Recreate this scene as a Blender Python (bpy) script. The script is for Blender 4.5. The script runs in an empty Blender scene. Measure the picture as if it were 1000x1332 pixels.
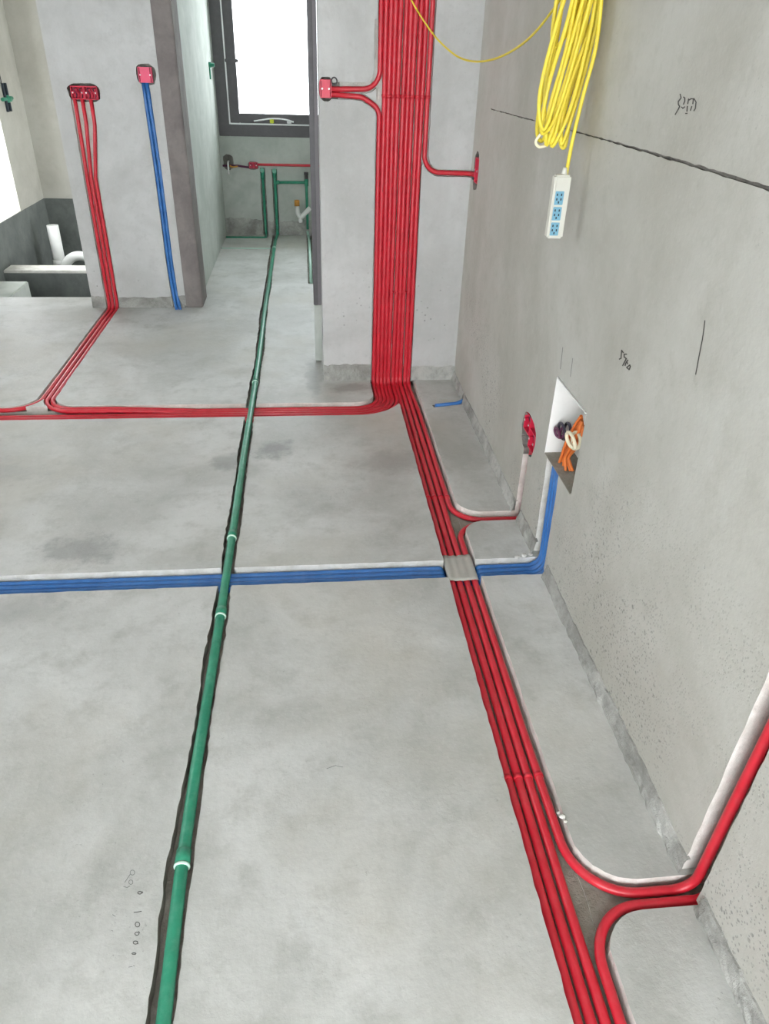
import bpy, bmesh, math, random
from mathutils import Vector, Matrix
random.seed(7)
R = random.Random(11)
scene = bpy.context.scene
COL = scene.collection

# ------------------------------------------------------------------ camera
F, PX, PY, HC = 941.0, 500.0, 666.0, 1.5          # focal length in pixels of the 1000x1332 frame, camera height
def _c(x, y): return Vector((x - PX, y - PY, F))
yv = _c(391, 66).normalized()                      # vanishing point of the depth lines
zv = -_c(450, 2150); zv = (zv - yv * zv.dot(yv)).normalized()   # vanishing point of the plumb lines
xv = yv.cross(zv)
cam = bpy.data.cameras.new('camera')
cam.sensor_fit = 'HORIZONTAL'; cam.sensor_width = 36.0; cam.lens = F / 1000.0 * 36.0
cam.clip_start = 0.02
camo = bpy.data.objects.new('camera', cam); COL.objects.link(camo)
camo.matrix_world = Matrix(((xv[0], -xv[1], -xv[2], 0), (yv[0], -yv[1], -yv[2], 0), (zv[0], -zv[1], -zv[2], HC), (0, 0, 0, 1)))
scene.camera = camo
def ray(px, py):
    c = _c(px, py); return Vector((xv.dot(c), yv.dot(c), zv.dot(c)))
CAM = Vector((0, 0, HC))
def fl(px, py, z=0.0):
    d = ray(px, py); return CAM + d * ((z - HC) / d.z)
def wx(px, py, X):
    d = ray(px, py); return CAM + d * (X / d.x)
def wy(px, py, Y):
    d = ray(px, py); return CAM + d * (Y / d.y)

# ------------------------------------------------------------------ daylight (overcast sky through the openings)
world = bpy.data.worlds.new('overcast_sky'); scene.world = world; world.use_nodes = True
bg = world.node_tree.nodes['Background']
bg.inputs[0].default_value = (0.93, 0.97, 1.0, 1); bg.inputs[1].default_value = 5.4
vs = scene.view_settings
vs.view_transform = 'Standard'; vs.look = 'None'; vs.gamma = 1.0; vs.use_curve_mapping = False
vs.exposure = 0.94

# ------------------------------------------------------------------ materials
def srgb(r, g, b):
    f = lambda c: (c / 255) / 12.92 if c <= 10 else ((c / 255 + 0.055) / 1.055) ** 2.4
    return (f(r), f(g), f(b), 1)
def new_mat(name):
    m = bpy.data.materials.new(name); m.use_nodes = True
    nt = m.node_tree; return m, nt, nt.nodes['Principled BSDF']
class NT:
    def __init__(s, nt): s.nt = nt
    def n(s, t, **k):
        o = s.nt.nodes.new(t)
        for a, v in k.items(): setattr(o, a, v)
        return o
    def l(s, a, b): s.nt.links.new(a, b)
    def math(s, op, a, b=None, c=None, clamp=False):
        o = s.n('ShaderNodeMath', operation=op, use_clamp=clamp)
        for i, v in enumerate((a, b, c)):
            if v is None: continue
            if isinstance(v, (int, float)): o.inputs[i].default_value = v
            else: s.l(v, o.inputs[i])
        return o.outputs[0]
    def noise(s, vec, scale, detail=5, rough=0.6, dist=0.0):
        o = s.n('ShaderNodeTexNoise'); o.inputs['Scale'].default_value = scale; o.inputs['Detail'].default_value = detail
        o.inputs['Roughness'].default_value = rough; o.inputs['Distortion'].default_value = dist
        s.l(vec, o.inputs['Vector']); return o.outputs['Fac']
    def ramp(s, fac, a, b):
        o = s.n('ShaderNodeMapRange', interpolation_type='SMOOTHSTEP'); o.clamp = True
        o.inputs[1].default_value = a; o.inputs[2].default_value = b
        s.l(fac, o.inputs[0]); return o.outputs[0]
    def mix(s, fac, a, b):
        o = s.n('ShaderNodeMix', data_type='RGBA')
        for k, v in ((0, fac), (6, a), (7, b)):
            if isinstance(v, (int, float, tuple)): o.inputs[k].default_value = v
            else: s.l(v, o.inputs[k])
        return o.outputs[2]
def concrete(name, base, dark, light, scale=1.6, bump=0.25, rough=0.85, pits=None, stains=(), fine=60, spec=0.3, trowel=None, mott=0.40, speck=0.0):
    m, nt, p = new_mat(name); t = NT(nt)
    tc = t.n('ShaderNodeTexCoord').outputs['Object']
    n1 = t.noise(tc, scale, 6, 0.62, 0.4); n2 = t.noise(tc, scale * 5.3, 6, 0.65); n3 = t.noise(tc, fine, 4, 0.7)
    col = t.mix(t.ramp(n1, 0.32, 0.68), dark, light)
    col = t.mix(0.45, col, base)
    col = t.mix(t.math('MULTIPLY', t.ramp(n2, 0.46, 0.76), mott), col, dark)
    col = t.mix(t.math('MULTIPLY', t.ramp(n3, 0.50, 0.85), 0.35), col, light)
    if speck:                                      # small dark scuffs in loose clouds
        sc = t.math('MULTIPLY', t.ramp(t.noise(tc, 95, 3, 0.75), 0.60, 0.72), t.ramp(t.noise(tc, 3.1, 4, 0.6), 0.48, 0.66))
        col = t.mix(t.math('MULTIPLY', sc, speck), col, G(110, 5))
        ns = t.noise(tc, 26, 5, 0.7); col = t.mix(t.math('MULTIPLY', t.ramp(ns, 0.5, 0.75), 0.30), col, dark)
    h = t.math('ADD', t.math('MULTIPLY', n2, 0.6), t.math('MULTIPLY', n3, 0.4))
    if trowel:
        mp = t.n('ShaderNodeMapping'); mp.inputs['Scale'].default_value = trowel; t.l(tc, mp.inputs[0])
        nw = t.noise(mp.outputs[0], 1.0, 4, 0.6)
        col = t.mix(t.math('MULTIPLY', t.ramp(nw, 0.42, 0.75), 0.35), col, dark)
        h = t.math('ADD', h, t.math('MULTIPLY', nw, 0.6))
    if stains:                                     # warmer cement patches
        col = t.mix(t.math('MULTIPLY', t.ramp(t.noise(tc, 0.9, 4, 0.6), 0.45, 0.65), 0.45), col, srgb(182, 177, 164))
    for (x, y, rx, ry, s, c) in stains:
        sp = t.n('ShaderNodeSeparateXYZ'); t.l(tc, sp.inputs[0])
        dx = t.math('DIVIDE', t.math('SUBTRACT', sp.outputs[0], x), rx); dy = t.math('DIVIDE', t.math('SUBTRACT', sp.outputs[1], y), ry)
        d = t.math('SQRT', t.math('ADD', t.math('MULTIPLY', dx, dx), t.math('MULTIPLY', dy, dy)))
        d = t.math('ADD', d, t.math('MULTIPLY', t.math('SUBTRACT', t.noise(tc, 9, 5, 0.7), 0.5), 2.6))
        col = t.mix(t.math('MULTIPLY', t.math('SUBTRACT', 1.0, t.ramp(d, 0.35, 1.15)), s), col, c)
    if pits:                                       # air holes in the skim coat
        for sc, thr, lo, hi, dk in pits:
            v = t.n('ShaderNodeTexVoronoi'); v.inputs['Scale'].default_value = sc; t.l(tc, v.inputs['Vector'])
            hole = t.math('SUBTRACT', 1.0, t.ramp(v.outputs['Distance'], thr * 0.55, thr))
            msk = t.ramp(t.noise(tc, 2.3, 3, 0.6), lo, hi)
            sp = t.n('ShaderNodeSeparateXYZ'); t.l(tc, sp.inputs[0])
            low = t.math('SUBTRACT', 1.0, t.ramp(sp.outputs[2], 0.25, 0.75))
            fac = t.math('MULTIPLY', t.math('MULTIPLY', hole, msk), low)
            col = t.mix(t.math('MULTIPLY', fac, 0.75), col, dk)
            h = t.math('SUBTRACT', h, t.math('MULTIPLY', fac, 1.2))
    b = t.n('ShaderNodeBump'); b.inputs['Strength'].default_value = bump; b.inputs['Distance'].default_value = 0.01
    t.l(h, b.inputs['Height']); t.l(b.outputs[0], p.inputs['Normal'])
    t.l(col, p.inputs['Base Color'])
    rr = t.n('ShaderNodeMapRange'); t.l(n1, rr.inputs[0]); rr.inputs[1].default_value = 0.3; rr.inputs[2].default_value = 0.7
    rr.inputs[3].default_value = rough - 0.08; rr.inputs[4].default_value = rough + 0.06; t.l(rr.outputs[0], p.inputs['Roughness'])
    p.inputs['Specular IOR Level'].default_value = spec
    return m
def plastic(name, col, rough=0.4, dust=0.0, dustcol=(0.45, 0.43, 0.40, 1), metallic=0.0, spec=0.5, var=0.0, varcol=None):
    m, nt, p = new_mat(name); t = NT(nt)
    p.inputs['Roughness'].default_value = rough; p.inputs['Metallic'].default_value = metallic
    p.inputs['Specular IOR Level'].default_value = spec
    c = col
    tc = t.n('ShaderNodeTexCoord').outputs['Object']
    n1 = t.noise(tc, 14, 5, 0.65)
    if var: c = t.mix(t.math('MULTIPLY', t.ramp(n1, 0.35, 0.7), var), c, varcol)
    d = t.math('MULTIPLY', t.ramp(t.noise(tc, 32, 5, 0.7), 0.42, 0.8), dust)
    c = t.mix(d, c, dustcol)
    t.l(c, p.inputs['Base Color'])
    return m
G = lambda v, w=0.0: srgb(v, v, v - w)
STAINS = [(-0.166, 2.907, 0.10, 0.10, 0.55, G(95, 4)), (-0.35, 2.79, 0.10, 0.08, 0.45, G(105, 4)), (-0.82, 2.16, 0.17, 0.10, 0.5, G(105, 3)),
          (-0.95, 1.84, 0.16, 0.10, 0.35, G(120, 4)), (0.36, 2.76, 0.2, 0.12, 0.35, srgb(120, 110, 104)), (-1.5, 2.75, 0.5, 0.16, 0.3, G(125, 2)),
          (0.22, 3.58, 0.14, 0.07, 0.5, srgb(120, 108, 100)), (0.65, 2.95, 0.12, 0.45, 0.35, srgb(140, 136, 126)), (0.02, 3.75, 0.05, 0.30, 0.4, G(110, 3))]
M = {}
M['floor'] = concrete('floor_screed', G(188, 4), G(154, 7), G(214, 3), 1.7, 0.30, 0.52, stains=STAINS, spec=0.45, mott=0.6, speck=0.6)
M['wall'] = concrete('skim_plaster', srgb(182, 180, 172), srgb(160, 157, 146), srgb(196, 196, 190), 1.1, 0.24, 0.9,
                     pits=[(46, 0.22, 0.43, 0.58, G(128, 4)), (19, 0.13, 0.47, 0.56, G(112, 4)), (110, 0.34, 0.40, 0.58, G(140, 4))], trowel=(1.0, 3.0, 0.8), speck=0.35)
M['wall_back'] = concrete('grey_plaster', srgb(194, 194, 192), srgb(170, 170, 167), srgb(208, 208, 207), 1.8, 0.24, 0.9,
                          pits=[(30, 0.16, 0.50, 0.60, G(125, 4))], trowel=(6.0, 6.0, 0.7), speck=0.4)
M['wall_far'] = concrete('damp_plaster', srgb(182, 187, 180), srgb(158, 163, 156), srgb(197, 200, 194), 3.0, 0.2, 0.9, trowel=(5.0, 5.0, 0.6))
M['wall_warm'] = concrete('warm_plaster', srgb(182, 179, 170), srgb(164, 160, 150), srgb(194, 192, 184), 2.0, 0.2, 0.9, trowel=(5.0, 5.0, 0.6))
M['pier'] = concrete('bare_pier', srgb(128, 120, 118), srgb(108, 101, 100), srgb(146, 140, 136), 4.0, 0.3, 0.9)
M['band'] = concrete('rough_mortar', srgb(166, 165, 159), srgb(104, 103, 98), srgb(198, 197, 192), 6.0, 1.0, 0.95, fine=110)
M['coat'] = concrete('waterproof_coat', srgb(98, 102, 99), srgb(80, 84, 82), srgb(122, 126, 122), 3.0, 0.2, 0.7)
M['cut'] = concrete('fresh_cut_mortar', srgb(212, 210, 203), srgb(186, 183, 175), srgb(228, 226, 221), 14.0, 0.5, 0.95, fine=120)
M['bed'] = concrete('chased_bed', srgb(150, 145, 133), srgb(118, 112, 102), srgb(172, 168, 158), 10.0, 0.8, 0.95, fine=90)
M['cutdark'] = concrete('chased_screed', srgb(160, 152, 142), srgb(116, 108, 100), srgb(182, 175, 166), 10.0, 0.8, 0.95, fine=90)
M['ceiling'] = concrete('ceiling_plaster', G(205, 3), G(195, 3), G(215, 2), 2.0, 0.1, 0.9)
M['red'] = plastic('red_pvc', srgb(206, 40, 56), 0.32, 0.20, srgb(196, 105, 105), var=0.6, varcol=srgb(186, 26, 42))
M['redbox'] = plastic('red_box_plastic', srgb(214, 36, 70), 0.4, 0.15, srgb(190, 110, 115))
M['pinkbox'] = plastic('pink_red_plastic', srgb(232, 70, 110), 0.35, 0.1, srgb(220, 140, 150))
M['blue'] = plastic('blue_pvc', srgb(54, 114, 182), 0.34, 0.22, srgb(120, 150, 190), var=0.5, varcol=srgb(36, 90, 158))
M['green'] = plastic('green_ppr', srgb(44, 142, 110), 0.36, 0.40, srgb(105, 165, 140), var=0.6, varcol=srgb(26, 112, 88))
M['palegreen'] = plastic('pale_green_ppr', srgb(170, 205, 190), 0.35, 0.2, G(210))
M['ring'] = plastic('pale_weld_ring', srgb(188, 222, 205), 0.5, 0.2, G(220))
M['white'] = plastic('white_pvc', srgb(235, 235, 232), 0.4, 0.15, G(200, 5))
M['orange'] = plastic('orange_cap', srgb(214, 150, 60), 0.5, 0.2)
M['frame'] = plastic('grey_aluminium', srgb(80, 77, 79), 0.45, 0.1, G(140), spec=0.4)
M['frame2'] = plastic('mauve_grey_aluminium', srgb(104, 99, 102), 0.45, 0.1, G(130))
M['bead'] = plastic('white_bead', srgb(235, 235, 235), 0.5)
M['yellow'] = plastic('yellow_cable', srgb(232, 212, 62), 0.45, 0.2, srgb(225, 205, 120), var=0.4, varcol=srgb(214, 186, 52))
M['lime'] = plastic('lime_latch', srgb(215, 225, 50), 0.5)
M['strip'] = plastic('white_strip_plastic', srgb(206, 205, 194), 0.45, 0.25, srgb(190, 184, 168))
M['socket'] = plastic('pale_blue_socket', srgb(112, 164, 186), 0.4, 0.1)
M['slot'] = plastic('dark_slot', srgb(38, 48, 58), 0.6)
M['black'] = plastic('dark_wire', srgb(48, 40, 58), 0.45)
M['purple'] = plastic('plum_wire', srgb(96, 44, 76), 0.45)
M['cable_orange'] = plastic('orange_cable', srgb(226, 120, 50), 0.5, 0.1)
M['cable_cream'] = plastic('cream_cable', srgb(232, 224, 196), 0.45)
M['foil'] = plastic('foil_tape', srgb(186, 184, 176), 0.45, 0.3, G(150, 6), metallic=0.25)
M['graphite'] = plastic('pencil_mark', srgb(72, 70, 66), 0.8)
M['graphite_pale'] = plastic('faint_pencil_mark', srgb(120, 120, 118), 0.8)
M['steel'] = plastic('steel_screw', srgb(225, 225, 225), 0.3, metallic=0.8)
M['hole_mortar'] = concrete('dark_hole_mortar', srgb(132, 128, 122), srgb(96, 93, 88), srgb(156, 152, 146), 16, 0.8, 0.95)  # mortar a little darker than the chase bed, for wall holes and the crack
def glass():
    m = bpy.data.materials.new('window_glass'); m.use_nodes = True; nt = m.node_tree; nt.nodes.clear()
    o = nt.nodes.new('ShaderNodeOutputMaterial'); mx = nt.nodes.new('ShaderNodeMixShader'); a = nt.nodes.new('ShaderNodeBsdfTransparent'); b = nt.nodes.new('ShaderNodeBsdfGlossy')
    b.inputs['Roughness'].default_value = 0.05; a.inputs[0].default_value = (0.96, 0.98, 0.98, 1); mx.inputs[0].default_value = 0.06
    nt.links.new(a.outputs[0], mx.inputs[1]); nt.links.new(b.outputs[0], mx.inputs[2]); nt.links.new(mx.outputs[0], o.inputs[0]); return m
M['glass'] = glass()

# ------------------------------------------------------------------ mesh helpers
WO = {}                                            # world origin of each object
def link(name, verts, faces, mat, parent=None, smooth=False, origin=None):
    vs_ = [Vector(v) for v in verts]
    if origin is None:
        lo = [min(v[i] for v in vs_) for i in range(3)]; hi = [max(v[i] for v in vs_) for i in range(3)]
        origin = Vector(((lo[0] + hi[0]) / 2, (lo[1] + hi[1]) / 2, lo[2]))
    origin = Vector(origin)
    me = bpy.data.meshes.new(name); me.from_pydata([v - origin for v in vs_], [], faces)
    bm = bmesh.new(); bm.from_mesh(me); bmesh.ops.recalc_face_normals(bm, faces=bm.faces)
    if smooth:
        for f in bm.faces: f.smooth = len(f.verts) <= 4
    bm.to_mesh(me); bm.free()
    me.materials.append(M[mat])
    o = bpy.data.objects.new(name, me); COL.objects.link(o); WO[o] = origin
    if parent: o.parent = parent; o.location = origin - WO[parent]
    else: o.location = origin
    return o
def empty(name, loc):
    o = bpy.data.objects.new(name, None); COL.objects.link(o); o.location = loc; WO[o] = Vector(loc); o.empty_display_size = 0.05
    return o
def tag(o, label, cat=None, group=None, kind=None):
    o['label'] = label
    if cat: o['category'] = cat
    if group: o['group'] = group
    if kind: o['kind'] = kind
    return o
class MB:
    def __init__(s): s.v = []; s.f = []
    def add(s, v, f):
        k = len(s.v); s.v += [tuple(q) for q in v]; s.f += [tuple(i + k for i in q) for q in f]; return s
    def box(s, a, b, bev=0.0):
        (x0, y0, z0), (x1, y1, z1) = a, b
        if bev <= 0:
            v = [(x, y, z) for x in (x0, x1) for y in (y0, y1) for z in (z0, z1)]
            return s.add(v, [(0, 1, 3, 2), (4, 6, 7, 5), (0, 4, 5, 1), (2, 3, 7, 6), (0, 2, 6, 4), (1, 5, 7, 3)])
        bm = bmesh.new(); bmesh.ops.create_cube(bm, size=1)
        for q in bm.verts: q.co = Vector(((x0 + x1) / 2 + q.co.x * (x1 - x0), (y0 + y1) / 2 + q.co.y * (y1 - y0), (z0 + z1) / 2 + q.co.z * (z1 - z0)))
        bmesh.ops.bevel(bm, geom=bm.edges[:], offset=bev, segments=2, affect='EDGES')
        bm.verts.index_update(); s.add([q.co[:] for q in bm.verts], [tuple(q.index for q in f.verts) for f in bm.faces]); bm.free(); return s
    def tube(s, pts, r, n=12, closed=False):
        pts = [Vector(p) for p in pts]; P = [pts[0]]
        for p in pts[1:]:
            if (p - P[-1]).length > 1e-5: P.append(p)
        N = len(P); rad = r if callable(r) else (lambda i: r)
        T = [((P[min(i + 1, N - 1)] - P[max(i - 1, 0)]) if not closed else (P[(i + 1) % N] - P[i - 1])).normalized() for i in range(N)]
        u = T[0].orthogonal().normalized(); k = len(s.v)
        for i in range(N):
            u = (u - T[i] * u.dot(T[i])).normalized(); w = T[i].cross(u); q = rad(i)
            for j in range(n):
                a = 2 * math.pi * j / n; s.v.append(tuple(P[i] + (u * math.cos(a) + w * math.sin(a)) * q))
        for i in range(N if closed else N - 1):
            a, b = k + i * n, k + ((i + 1) % N) * n
            for j in range(n): s.f.append((a + j, a + (j + 1) % n, b + (j + 1) % n, b + j))
        if not closed: s.f.append(tuple(k + j for j in range(n))); s.f.append(tuple(k + (N - 1) * n + j for j in range(n)))
        return s
    def lathe(s, prof, base, axis, n=20):              # prof: (radius, distance along axis)
        base = Vector(base); axis = Vector(axis).normalized(); u = axis.orthogonal().normalized(); w = axis.cross(u); k = len(s.v); N = len(prof)
        for r, h in prof:
            for j in range(n):
                a = 2 * math.pi * j / n; s.v.append(tuple(base + axis * h + (u * math.cos(a) + w * math.sin(a)) * r))
        for i in range(N - 1):
            for j in range(n): s.f.append((k + i * n + j, k + i * n + (j + 1) % n, k + (i + 1) * n + (j + 1) % n, k + (i + 1) * n + j))
        s.f.append(tuple(k + j for j in range(n))); s.f.append(tuple(k + (N - 1) * n + j for j in range(n)))
        return s
    def build(s, name, mat, parent=None, smooth=False, origin=None): return link(name, s.v, s.f, mat, parent, smooth, origin)
def fillet(pts, rad, step=0.12):
    """polyline with rounded corners; rad: a number or one per interior point"""
    pts = [Vector(p) for p in pts]; out = [pts[0]]
    for i in range(1, len(pts) - 1):
        r = rad if isinstance(rad, (int, float)) else rad[i - 1]
        a, b, c = pts[i - 1], pts[i], pts[i + 1]; d1 = (a - b).normalized(); d2 = (c - b).normalized()
        ang = d1.angle(d2)
        if ang > math.pi - 0.02 or r <= 0: out.append(b); continue
        t = min(r / math.tan(ang / 2), (a - b).length * 0.98, (c - b).length * 0.98); r = t * math.tan(ang / 2)
        ctr = b + (d1 + d2).normalized() * (r / math.sin(ang / 2)); p1 = b + d1 * t; p2 = b + d2 * t
        e1 = p1 - ctr; e2 = p2 - ctr; tot = e1.angle(e2); n = max(4, int(tot / step))
        for k in range(n + 1):
            q = k / n; out.append(ctr + (e1 * math.sin((1 - q) * tot) + e2 * math.sin(q * tot)) / math.sin(tot))
    out.append(pts[-1]); return out
def resample(pts, step):
    out = [pts[0]]
    for a, b in zip(pts, pts[1:]):
        n = max(1, int((b - a).length / step))
        for k in range(1, n + 1): out.append(a.lerp(b, k / n))
    return out
def spline(pts, n=8):
    P = [Vector(p) for p in pts]; P = [P[0] * 2 - P[1]] + P + [P[-1] * 2 - P[-2]]; out = []
    for i in range(1, len(P) - 2):
        a, b, c, d = P[i - 1:i + 3]
        for k in range(n):
            t = k / n; out.append(0.5 * ((2 * b) + (c - a) * t + (2 * a - 5 * b + 4 * c - d) * t * t + (3 * b - a - 3 * c + d) * t ** 3))
    out.append(P[-2]); return out

# ---------------------------- chases: prisms that are cut out of the floor and the walls
def strip_cutter(path, wl, wr, depth, mp, top=0.03, jit=0.0015, step=0.03):
    """path: 2-D centre line; wl / wr: width to each side (number or function of 0..1); mp(u, v, d): surface point at depth d"""
    P = resample([Vector((p[0], p[1], 0)) for p in path], step); N = len(P); v = []; f = []
    gl = wl if callable(wl) else (lambda t: wl); gr = wr if callable(wr) else (lambda t: wr)
    for i, p in enumerate(P):
        T = (P[min(i + 1, N - 1)] - P[max(i - 1, 0)]).normalized(); n = Vector((-T.y, T.x, 0)); t = i / (N - 1)
        a = p + n * (gl(t) + R.uniform(-jit, jit)); b = p - n * (gr(t) + R.uniform(-jit, jit))
        v += [mp(a.x, a.y, -top), mp(b.x, b.y, -top), mp(b.x, b.y, depth), mp(a.x, a.y, depth)]
    for i in range(N - 1):
        k = 4 * i
        for j in range(4): f.append((k + j, k + (j + 1) % 4, k + 4 + (j + 1) % 4, k + 4 + j))
    f += [(0, 1, 2, 3), tuple(4 * (N - 1) + j for j in range(4))]
    return v, f
def poly_cutter(poly, depth, mp, top=0.03):
    n = len(poly); v = [mp(p[0], p[1], -top) for p in poly] + [mp(p[0], p[1], depth) for p in poly]
    return v, [tuple(range(n)), tuple(range(n, 2 * n))] + [(i, (i + 1) % n, n + (i + 1) % n, n + i) for i in range(n)]
def boolean(o, cutters):
    tmp = []
    for v, f in cutters:
        me = bpy.data.meshes.new('cutter'); me.from_pydata(v, [], f)
        bm = bmesh.new(); bm.from_mesh(me); bmesh.ops.recalc_face_normals(bm, faces=bm.faces); bm.to_mesh(me); bm.free()
        c = bpy.data.objects.new('cutter', me); COL.objects.link(c); tmp.append(c)
        md = o.modifiers.new('cut', 'BOOLEAN'); md.operation = 'DIFFERENCE'; md.solver = 'EXACT'; md.object = c
    bpy.context.view_layer.update()
    me = bpy.data.meshes.new_from_object(o.evaluated_get(bpy.context.evaluated_depsgraph_get()))
    o.modifiers.clear(); o.data = me
    for c in tmp:
        d = c.data; bpy.data.objects.remove(c); bpy.data.meshes.remove(d)
    bm = bmesh.new(); bm.from_mesh(me); bmesh.ops.triangulate(bm, faces=[f for f in bm.faces if len(f.verts) > 4]); bm.to_mesh(me); bm.free()
def paint(o, mats, fn):
    for m in mats: o.data.materials.append(M[m])
    for p in o.data.polygons: p.material_index = fn(p.center, p.normal)
def structure(name, mb, mat, label, parent=None):
    o = mb.build(name, mat, parent, origin=(0, 0, 0)); o['kind'] = 'structure'; o['label'] = label; return o

# ------------------------------------------------------------------ the room in metres
XR = 0.785        # right wall
YC = 3.69         # wall behind the riser of red conduits
XC = 0.075        # its free end
YL = 5.02         # wall with the blue conduit
XL0, XL1 = -1.44, -0.825
XK = -0.75        # left side of the washroom passage
YB = 7.35         # washroom window wall
XB = 1.6
XA, YA = -2.5, 7.78   # alcove with sunken floor
ZC = 2.75
XM = -2.75        # main room left wall
Y0 = -1.7         # side behind the camera, an opening added to let in daylight
FD = 0.041         # depth of floor chases
ZS2 = -0.0125      # conduits of the switch box branch lie higher
ZR = -0.0280      # centre height of conduits in the floor
RR = 0.0108       # conduit radius

# ---------------------------- conduit routes (shared by chases and tubes)
wallx = [0.3450 + 0.0203 * i + (0.004 if i > 4 else 0) + (0.004 if i > 7 else 0) for i in range(10)]
YT = YC + 0.012
run_y = [3.383 - 0.0252 * j for j in range(6)]
fwd_x = [0.4655, 0.4915, 0.5175, 0.5440]
RB = [0.12 + 0.024 * j for j in range(6)]
BX = [-1.283, -1.309, -1.335]                       # conduits towards the switch boxes
flo = lambda u, v, d: (u, v, -d)
rgt = lambda u, v, d: (XR + d, u, v)                # right wall: u = Y, v = Z
bck = lambda u, v, d: (u, YC + d, v)
lft = lambda u, v, d: (u, YL + d, v)
far = lambda u, v, d: (u, YB + d, v)

def fil2(pts, r): return [(p.x, p.y) for p in fillet([(a, b, 0) for a, b in pts], r)]
def offset2(path, d):
    P = [Vector((p[0], p[1], 0)) for p in path]; out = []
    for i, p in enumerate(P):
        T = (P[min(i + 1, len(P) - 1)] - P[max(i - 1, 0)]).normalized(); out.append((p.x - T.y * d + R.uniform(-.0012, .0012), p.y + T.x * d + R.uniform(-.0012, .0012)))
    return out
br1a = fil2([(0.544, 2.62), (0.544, 2.318), (0.85, 2.318)], 0.115)
br1b = fil2([(0.85, 2.288), (0.545, 2.288), (0.545, 2.05)], 0.105)
br2a = fil2([(0.544, 1.12), (0.544, 0.822), (0.85, 0.822)], 0.135)
br2b = fil2([(0.85, 0.790), (0.545, 0.790), (0.545, 0.50)], 0.115)
jag = lambda base, amp, seed: (lambda t: base + amp * max(-0.6, math.sin(t * 37 + seed) * 0.5 + math.sin(t * 91 + seed * 2) * 0.5))
cuts = [
    strip_cutter(fil2([(-2.9, 3.319), (0.402, 3.319), (0.402, 3.76)], 0.18), 0.078, 0.075, FD, flo),
    strip_cutter([(0.505, 3.77), (0.505, -1.9)], 0.060, 0.055, FD + 0.0006, flo),
    poly_cutter(offset2(br1a, 0.018) + offset2(br1b, 0.016) + [(0.50, 2.05), (0.50, 2.62)], FD - 0.0006, flo),
    poly_cutter(offset2(br2a, 0.018) + offset2(br2b, 0.016) + [(0.50, 0.50), (0.50, 1.12)], FD - 0.0012, flo),
    strip_cutter([(-1.309, 5.10), (-1.309, 3.52)], 0.041, 0.043, 0.0262, flo),
    strip_cutter(fil2([(-1.335, 3.7), (-1.335, 3.383), (-1.75, 3.383)], 0.135), 0.0165, 0.0185, 0.0265, flo),
    strip_cutter(fil2([(-1.296, 3.7), (-1.296, 3.371), (-0.9, 3.371)], 0.145), 0.030, 0.028, 0.0268, flo),
    strip_cutter([(-2.9, 1.976), (0.86, 1.976)], 0.050, 0.049, FD + 0.0012, flo),
    strip_cutter([(0.425, 1.976), (0.585, 1.976)], 0.048, 0.047, 0.067, flo),
    strip_cutter([(-0.296, 7.42), (-0.296, 4.9), (-0.291, 4.0), (-0.300, 2.6), (-0.299, 1.76), (-0.309, 1.2), (-0.312, 0.94), (-0.302, 0.64), (-0.30, -1.9)],
                 jag(0.0245, 0.005, 1.0), lambda t: jag(0.0235, 0.005, 4.0)(t) + (0.006 if t > 0.69 else 0), 0.0352, flo, jit=0.0028, step=0.025),
    strip_cutter([(-0.80, 6.785), (-0.29, 6.785)], 0.020, 0.020, 0.0340, flo),
    strip_cutter(fil2([(-0.80, 7.225), (-0.375, 7.225), (-0.375, 7.42)], 0.03), 0.020, 0.020, 0.0335, flo),
    strip_cutter([(0.030, 7.40), (0.030, 5.62)], 0.024, 0.024, 0.0345, flo),
    strip_cutter([(0.615, 3.335), (0.85, 3.385)], 0.016, 0.014, 0.018, flo),
]
# floor slab
mb = MB()
outline = [(XM - 0.2, Y0), (0.95, Y0), (0.95, 3.9), (1.75, 3.9), (1.75, YB + 0.15), (XK - 0.1, YB + 0.15), (XK - 0.1, 5.26), (XM - 0.2, 5.26)]
n = len(outline)
mb.add([(x, y, 0) for x, y in outline] + [(x, y, -0.2) for x, y in outline], [tuple(range(n)), tuple(range(n, 2 * n))] + [(i, (i + 1) % n, n + (i + 1) % n, n + i) for i in range(n)])
floor = structure('floor', mb, 'floor', 'grey cement screed floor with chased channels for conduits')
boolean(floor, cuts)
def floor_mat(c, nrm):
    if c.z > -0.0005 and nrm.z > 0.5: return 0
    if c.z < -0.15 or c.y < Y0 + 1e-3: return 0
    if -0.40 < c.x < -0.25 and abs(c.y - 1.976) > 0.06 and not 3.2 < c.y < 3.42: return 3
    if c.y > 6 or (c.x > 0.6 and 3.3 < c.y < 3.42): return 3
    return 2 if nrm.z > 0.5 else 1
paint(floor, ['cut', 'bed', 'cutdark'], floor_mat)

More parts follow.
